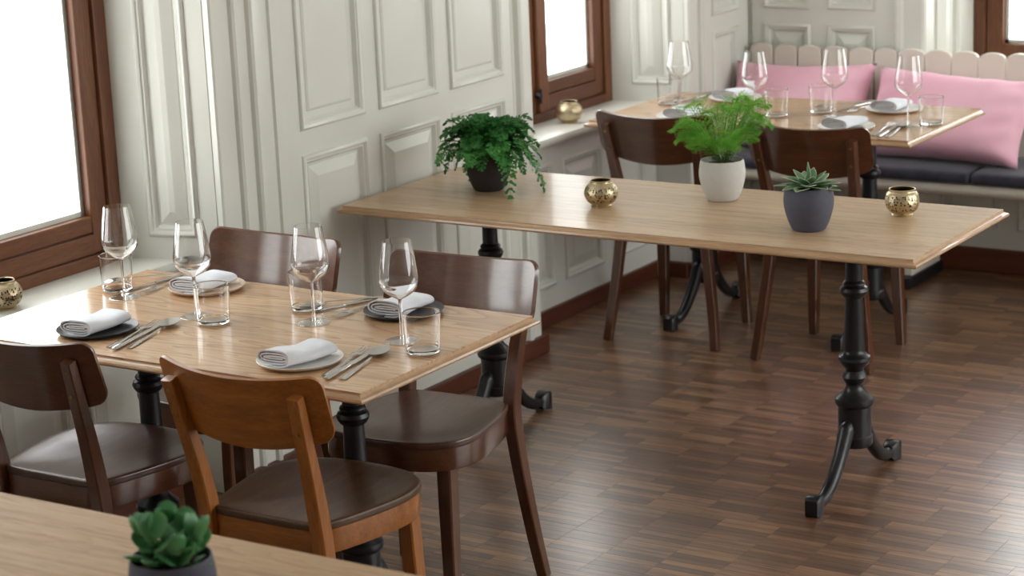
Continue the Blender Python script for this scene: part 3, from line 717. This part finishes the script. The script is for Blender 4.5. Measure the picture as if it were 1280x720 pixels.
# ------------------------------------------------------------------ potted plants
def pot(label, name, loc, m, k=1.0):
    t = thing(name, label, 'potted plant', loc)
    out = spline([(.040,.0),(.047,.006),(.058,.030),(.0665,.062),(.0685,.085),(.0655,.110),(.0635,.119)], 4)
    pr = [(0,0)] + out + [(.0625,.121),(.0612,.1205)] + [(.0608,.119),(.0625,.108),(.0635,.095),(0,.094)]
    MB().lathe([(r*k, z*k) for r, z in pr], 48).build('pot', M[m], t, 50)
    b = MB(); rg = random.Random(2); R = []
    for r, z in ((.063,.098),(.050,.106),(.034,.108),(.016,.110),(.002,.110)):
        R.append([((r+rg.uniform(-.002,.002)*(r < .06))*k*math.cos(2*PI*j/20), (r)*k*math.sin(2*PI*j/20), (z+rg.uniform(-.003,.003))*k) for j in range(20)])
    b.rings(R, False); b.build('soil', M['soil'], t, 60)
    return t
def arc(L_, rise, droop, n):
    """a frond's midrib in (s, z): up, over and down"""
    return [(L_*(k/n)*(1-.12*(k/n)**2), rise*math.sin(min(1,(k/n)*1.15)*PI*.55) - droop*(k/n)**2.4) for k in range(n+1)]
# fern with small rounded leaflets on arching fronds
def fern_mesh(seed, L_, rise, droop):
    rg = random.Random(seed); b = MB(); n = 15; P = arc(L_, rise, droop, n); side = rg.uniform(-.02,.02)
    pts = [(s, side*(i/n)**2, z) for i, (s, z) in enumerate(P)]
    b.mi = 1; b.tube(pts, [.0010*(1-.6*i/n) for i in range(n+1)], 4); b.mi = 0
    for i in range(2, n+1):
        p = Vector(pts[i]); t = (Vector(pts[i])-Vector(pts[i-1])).normalized(); sd = t.cross(Vector((0,0,1))).normalized(); upv = sd.cross(t)
        ln = .022*math.sin(PI*min(1,(.22+.78*i/n)))**.6*rg.uniform(.8,1.2) + .006
        for s in (-1, 1):
            d = (sd*s*.85 + t*.5 + upv*rg.uniform(-.1,.25)).normalized()
            for q in range(1, 4):        # each pinna carries little round leaflets
                c = p + d*ln*q/3*1.05 + Vector((0,0,-.002*q)); r = .0058*rg.uniform(.75,1.2)
                a = (d*rg.uniform(.4,1)+t*rg.uniform(-.7,.7)+upv*rg.uniform(-.4,.4)).normalized(); w = a.cross(upv + sd*rg.uniform(-.5,.5)).normalized()
                b.add([c-a*r, c-a*.2*r+w*r*.85, c+a*r*.7+w*r*.6, c+a*r, c+a*r*.7-w*r*.6, c-a*.2*r-w*r*.85], [(0,1,2,3,4,5)])
    return b.mesh('frond', [M['fern'], M['stem']], 0, fix=False)
fp = pot('dark brown pot with a bushy round-leaved fern on the long table', 'potted_fern', (-3.628,5.495,ZT), 'pot_dark', .98)
fm = [fern_mesh(i, L_, r, d) for i, (L_, r, d) in enumerate([(.125,.105,.035),(.135,.085,.055),(.140,.060,.065),(.10,.115,.01),(.125,.040,.085),(.08,.10,.0)])]
rg = random.Random(11)
for k in range(120):
    me = fm[[0,1,2,3,4,5,1,2,0,3][k % 10]]
    o = bpy.data.objects.new('frond', me); COL.objects.link(o); o.parent = fp
    az = 2*PI*k*.381966 + rg.uniform(-.2,.2); rr = rg.uniform(.005,.045)
    s = rg.uniform(.72,1.0)
    o.location = (rr*math.cos(az), rr*math.sin(az), .112); o.rotation_euler = (rg.uniform(-.25,.25), rg.uniform(-.25,.15), az); o.scale = (s, s, s)
# trailing sprays
for az, L_ in ((-.5,.14), (.1,.16), (.35,.15), (2.6,.13)):
    me = fern_mesh(int(az*100)+500, L_, .05, .15); o = bpy.data.objects.new('frond', me); COL.objects.link(o); o.parent = fp
    o.location = (.04*math.cos(az), .04*math.sin(az), .11); o.rotation_euler = (0, 0, az)

# asparagus fern: wiry stems with flat feathery plumes
def plume_mesh(seed, L_, rise, droop, w):
    rg = random.Random(seed); b = MB(); n = 20; P = arc(L_, rise, droop, n); pts = [Vector((s, 0, z)) for s, z in P]
    b.mi = 1; b.tube(pts, [.0011*(1-.7*i/n) for i in range(n+1)], 4); b.mi = 0
    for i in range(5, n+1):
        t = (pts[i]-pts[i-1]).normalized(); f = (i-4)/(n-4); bl = w*math.sin(PI*min(1,.12+.88*f)**.8)*rg.uniform(.8,1.1)+.006
        for s in (-1, 1):
            d = (Vector((0, s, 0))*.8 + t*.62).normalized(); m = 7
            base = pts[i]
            for q in range(m):
                c = base + d*bl*q/m + Vector((0,0,-.006*(q/m)**2))
                for z in range(4):
                    e = (d*rg.uniform(.5,1) + Vector((rg.uniform(-.7,.9), rg.uniform(-.8,.8), rg.uniform(-.35,.5)))).normalized(); ll = rg.uniform(.006,.011)
                    u = e.cross(Vector((0,0,1))).normalized()*.0008
                    b.add([c-u, c+u, c+e*ll], [(0,1,2)])
            # side branch wire
            u = Vector((0,0,.00035)); b.add([base-u, base+u, base+d*bl], [(0,1,2)])
    return b.mesh('frond', [M['plumosa'], M['stem']], 0, fix=False)
ap = pot('light grey pot with a bright feathery asparagus fern on the long table', 'potted_asparagus_fern', (-2.903,5.618,ZT), 'pot_grey', .98)
pm = [plume_mesh(40+i, *a_) for i, a_ in enumerate([(.145,.165,.02,.05),(.16,.125,.025,.055),(.10,.185,.0,.05),(.135,.100,.01,.05),(.085,.09,-.01,.045),(.16,.180,.02,.055)])]
rg = random.Random(5)
for k in range(62):
    me = pm[[0,1,2,3,4,5,1,3][k % 8]]; o = bpy.data.objects.new('frond', me); COL.objects.link(o); o.parent = ap
    az = 2*PI*k*.381966+.5; s = rg.uniform(.7,1.0); rr = rg.uniform(0,.025)
    o.location = (rr*math.cos(az), rr*math.sin(az), .108); o.rotation_euler = (rg.uniform(-.5,.5), rg.uniform(-.3,.12), az); o.scale = (s, s, s)

for az, i_, s in ((.35,5,1.0), (.75,1,1.0), (.1,0,.95), (1.1,5,.9), (-2.6,1,.95)):      # the longest plumes
    o = bpy.data.objects.new('frond', pm[i_]); COL.objects.link(o); o.parent = ap
    o.location = (.01*math.cos(az), .01*math.sin(az), .112); o.rotation_euler = (rg.uniform(-.3,.3), -.05, az); o.scale = (s, s, s)

# rosette succulent with pointed leaves
def agave_leaf(L_, w, curl, seed):
    rg = random.Random(seed); b = MB(); n = 9; R = []
    for i in range(n+1):
        f = i/n; ww = w*(.55+.75*f*(1.6-1.6*f)*1.4)*(1-f**5)+.0004; z = curl*f*f*L_ + .02*math.sin(f*PI)*L_
        cup = .28*ww; x = f*L_
        R.append([(x,-ww,z+cup*.9),(x,-ww*.5,z+cup*.2),(x,0,z),(x,ww*.5,z+cup*.2),(x,ww,z+cup*.9),(x,ww*.5,z-.0022*(1-f)-.0006),(x,0,z-.0036*(1-f)-.0008),(x,-ww*.5,z-.0022*(1-f)-.0006)])
    b.rings(R)
    e = MB()
    for s in (0, 4): e.tube([r[s] for r in R], .0007, 4)
    return b.mesh('leaf', M['agave'], 60), e.mesh('leaf_margin', M['agave_edge'], 0)
sp = pot('slate grey pot with a pointed rosette succulent on the long table', 'potted_succulent', (-2.508,5.355,ZT), 'pot_slate', .99)
lm = [agave_leaf(.092,.022,.02,1), agave_leaf(.078,.022,.10,2), agave_leaf(.056,.016,.22,3), agave_leaf(.066,.011,.1,4)]
rg = random.Random(9)
for k in range(21):
    ly = k/21; me, ed = lm[0 if k < 9 else (1 if k < 15 else (2 if k < 20 else 3))]
    o = bpy.data.objects.new('leaf', me); COL.objects.link(o); o.parent = sp
    az = k*2.39996; tilt = -(-.02 + .75*ly**2.2) + rg.uniform(-.10,.08)
    if k == 20: tilt = -1.45
    s = rg.uniform(.85,1.05)
    o.location = (.010*(1-ly)*math.cos(az), .010*(1-ly)*math.sin(az), .112+.012*ly); o.rotation_euler = (0, tilt, az); o.scale = (s, s, s)
    q = bpy.data.objects.new('leaf_margin', ed); COL.objects.link(q); q.parent = o

# jade plant on the nearest table
jp = pot('dark grey pot with a round-leaved jade plant on the nearest table', 'potted_jade_plant', (-2.225,2.43,ZT), 'pot_slate', 1.0)
def jade_leaf(L_, w, seed):
    b = MB(); n = 8; R = []
    for i in range(n+1):
        f = i/n; ww = w*math.sqrt(max(0, 1-((f-.62)/.62)**2)) if f < .62 else w*math.sqrt(max(0, 1-((f-.62)/.385)**2)); ww = max(ww, .0015)
        z = .18*L_*f*f; th = .0042*math.sin(PI*min(1,.12+.86*f))+.0006
        R.append([(f*L_, ww*math.cos(a), z + th*math.sin(a) + .25*ww*math.cos(a)**2) for a in [2*PI*j/12 for j in range(12)]])
    b.rings(R); return b.mesh('leaf', M['jade'], 70)
jl = [jade_leaf(.046,.017,1), jade_leaf(.038,.016,2), jade_leaf(.030,.012,3)]
rg = random.Random(21)
for k in range(9):
    az = k*2.39996; tip = Vector((.045*math.cos(az)*(.3 if k == 0 else 1), .045*math.sin(az)*(.3 if k == 0 else 1), .146+rg.uniform(-.02,.02)))
    MB().tube([(.012*math.cos(az), .012*math.sin(az), .10), (tip*.6+Vector((0,0,.042))), tip], [.004,.0032,.0022], 6).build('stem', M['stem'], jp)
    for lv in range(3):
        p = tip + Vector((0,0,-.021*lv)) - Vector((tip.x*.18*lv, tip.y*.18*lv, 0))
        for s in (0, 1):
            o = bpy.data.objects.new('leaf', jl[min(2, (lv+k) % 3) if lv else (k % 2)]); COL.objects.link(o); o.parent = jp
            o.location = p; o.rotation_euler = (rg.uniform(-.4,.4), -(.95-.42*lv)+rg.uniform(-.25,.25), az + s*PI + lv*PI/2 + rg.uniform(-.3,.3))

# ------------------------------------------------------------------ bench with cushions
bn = thing('bench', 'cream painted wall bench with a round-topped slatted back under the end window', 'bench', (-2.85, 7.7, 0))
def W2(x, y): return (x+2.85, y-7.7)
bx0, bx1 = -3.945, -1.70
pr = [(7.90,.380),(7.545,.380),(7.530,.386),(7.522,.398),(7.522,.412),(7.528,.424),(7.545,.430),(7.90,.430)]
MB().rings([[(bx0+2.85, y-7.7, z) for y, z in pr], [(bx1+2.85, y-7.7, z) for y, z in pr]]).build('seat_board', M['bench_paint'], bn, 40)
x = bx0; rg = random.Random(4)
edges = [-3.948,-3.846,-3.742,-3.638,-3.527,-3.420,-3.323,-3.212,-3.106,-2.999,-2.893] + [-2.787+.106*i for i in range(11)]
for a, b in zip(edges, edges[1:]):
    a, b = a+.003+2.85, b-.003+2.85; c = (a+b)/2; hw = (b-a)/2
    poly = [(a,.43),(b,.43)] + [(c+hw*math.cos(th), .826+.026*max(0,math.sin(th))**.8) for th in [PI*j/12 for j in range(13)]]
    m_ = MB(); dz = rg.uniform(-.002,.002)
    m_.rings([[(px, 7.885-7.7+(.43-pz)*-.03, pz+(dz if pz > .5 else 0)) for px, pz in poly], [(px, 7.907-7.7+(.43-pz)*-.03, pz+(dz if pz > .5 else 0)) for px, pz in poly]])
    m_.build('slat', M['bench_paint'], bn, 40, .003)
MB().box((bx0+2.86, .208, .62), (bx1+2.84, .228, .70)).build('back_rail', M['bench_paint'], bn, 0, .003)
for lx in (-3.155, -2.05):
    MB().box((lx-.016+2.85, 7.60-7.7, .045), (lx+.016+2.85, 7.88-7.7, .38)).build('leg', M['bench_paint'], bn, 0, .004)
    MB().box((lx-.022+2.85, 7.56-7.7, 0), (lx+.022+2.85, 7.90-7.7, .045)).build('sled_foot', M['iron'], bn, 0, .006)
def seat_pad(label, x0, x1):
    nx_, ny_ = 40, 14; y0, y1, z0, z1 = 7.512, 7.872, .4305, .474
    b = MB(); R = []
    hx, hy, xc, yc = (x1-x0)/2, (y1-y0)/2, (x0+x1)/2, (y0+y1)/2
    def rr(s, z):
        out = []; n = 10; r = .02
        for sx, sy, a0 in ((1,1,0),(-1,1,PI/2),(-1,-1,PI),(1,-1,1.5*PI)):
            for k in range(n): a = a0+PI/2*k/(n-1); out.append((sx*(hx-r-s)+r*math.cos(a), sy*(hy-r-s)+r*math.sin(a), z-.74+.0))
        return out
    for s, z in ((.006,z0),(.0,z0+.006),(-.002,z0+.02),(0,z1-.010),(.004,z1-.003),(.012,z1),(.05,z1+.003),(.1,z1+.004),(.15,z1+.004)): R.append(rr(s, z+.74))
    b.rings(R); o = b.build('seat_pad', M['navy'], None, 50); o.location = (xc, yc, 0); return tag(o, label, 'seat pad', 'navy pads on the bench')
seat_pad('navy seat pad on the bench, reaching into the room corner', -3.942, -2.885)
seat_pad('navy seat pad on the bench, under the end of the second pink cushion', -2.880, -1.80)
def pillow(label, c, w, h, t_, lean, seed, rz=0, roll=0):
    rg = random.Random(seed); n = 26; F, B_ = [], []
    ph = [rg.uniform(0, 6.28) for _ in range(6)]
    def P(i, j, s):
        u, v = -1+2*i/n, -1+2*j/n
        pin = 1 - .10*(1-abs(u)**2.5)*abs(v)**3
        pin2 = 1 - .07*(1-abs(v)**2.5)*abs(u)**3
        e = max(0,(1-u**4))*max(0,(1-v**4)); th = t_/2*(e**.55)
        wr = .006*math.sin(9*u+5*v+ph[0])*abs(u*v) + .004*math.sin(14*v-6*u+ph[1])*abs(u)**2 + .003*math.sin(16*u+ph[2])*abs(v)**2
        th = max(0, th + wr*(e > .01))
        return (u*w/2*pin2, s*th + .012*math.sin(2*u+ph[3])*v, v*h/2*pin)
    b = MB(); vs = []; fs = []
    for s in (-1, 1):
        o0 = len(vs)
        for i in range(n+1):
            for j in range(n+1): vs.append(P(i, j, s))
        for i in range(n):
            for j in range(n):
                q = (o0+i*(n+1)+j, o0+(i+1)*(n+1)+j, o0+(i+1)*(n+1)+j+1, o0+i*(n+1)+j+1); fs.append(q if s < 0 else q[::-1])
    b.add(vs, fs); me = b.mesh('pillow', M['pink'], 0, fix=False)
    bm = bmesh.new(); bm.from_mesh(me); bmesh.ops.remove_doubles(bm, verts=bm.verts, dist=.0002); bmesh.ops.recalc_face_normals(bm, faces=bm.faces); bm.to_mesh(me); bm.free()
    me.polygons.foreach_set('use_smooth', [True]*len(me.polygons))
    o = bpy.data.objects.new('pillow', me); COL.objects.link(o); o.location = c; o.rotation_euler = (lean, roll, rz)
    return tag(o, label, 'cushion', 'pink cushions on the bench')
pillow('pink cushion leaning in the bench corner behind the far table', (-3.668, 7.745, .640), .59, .36, .15, -.52, 1, .02, -.02)
pillow('pink cushion on the bench by the free end of the far table', (-3.045, 7.715, .634), .64, .36, .17, -.62, 2, -.03, .03)
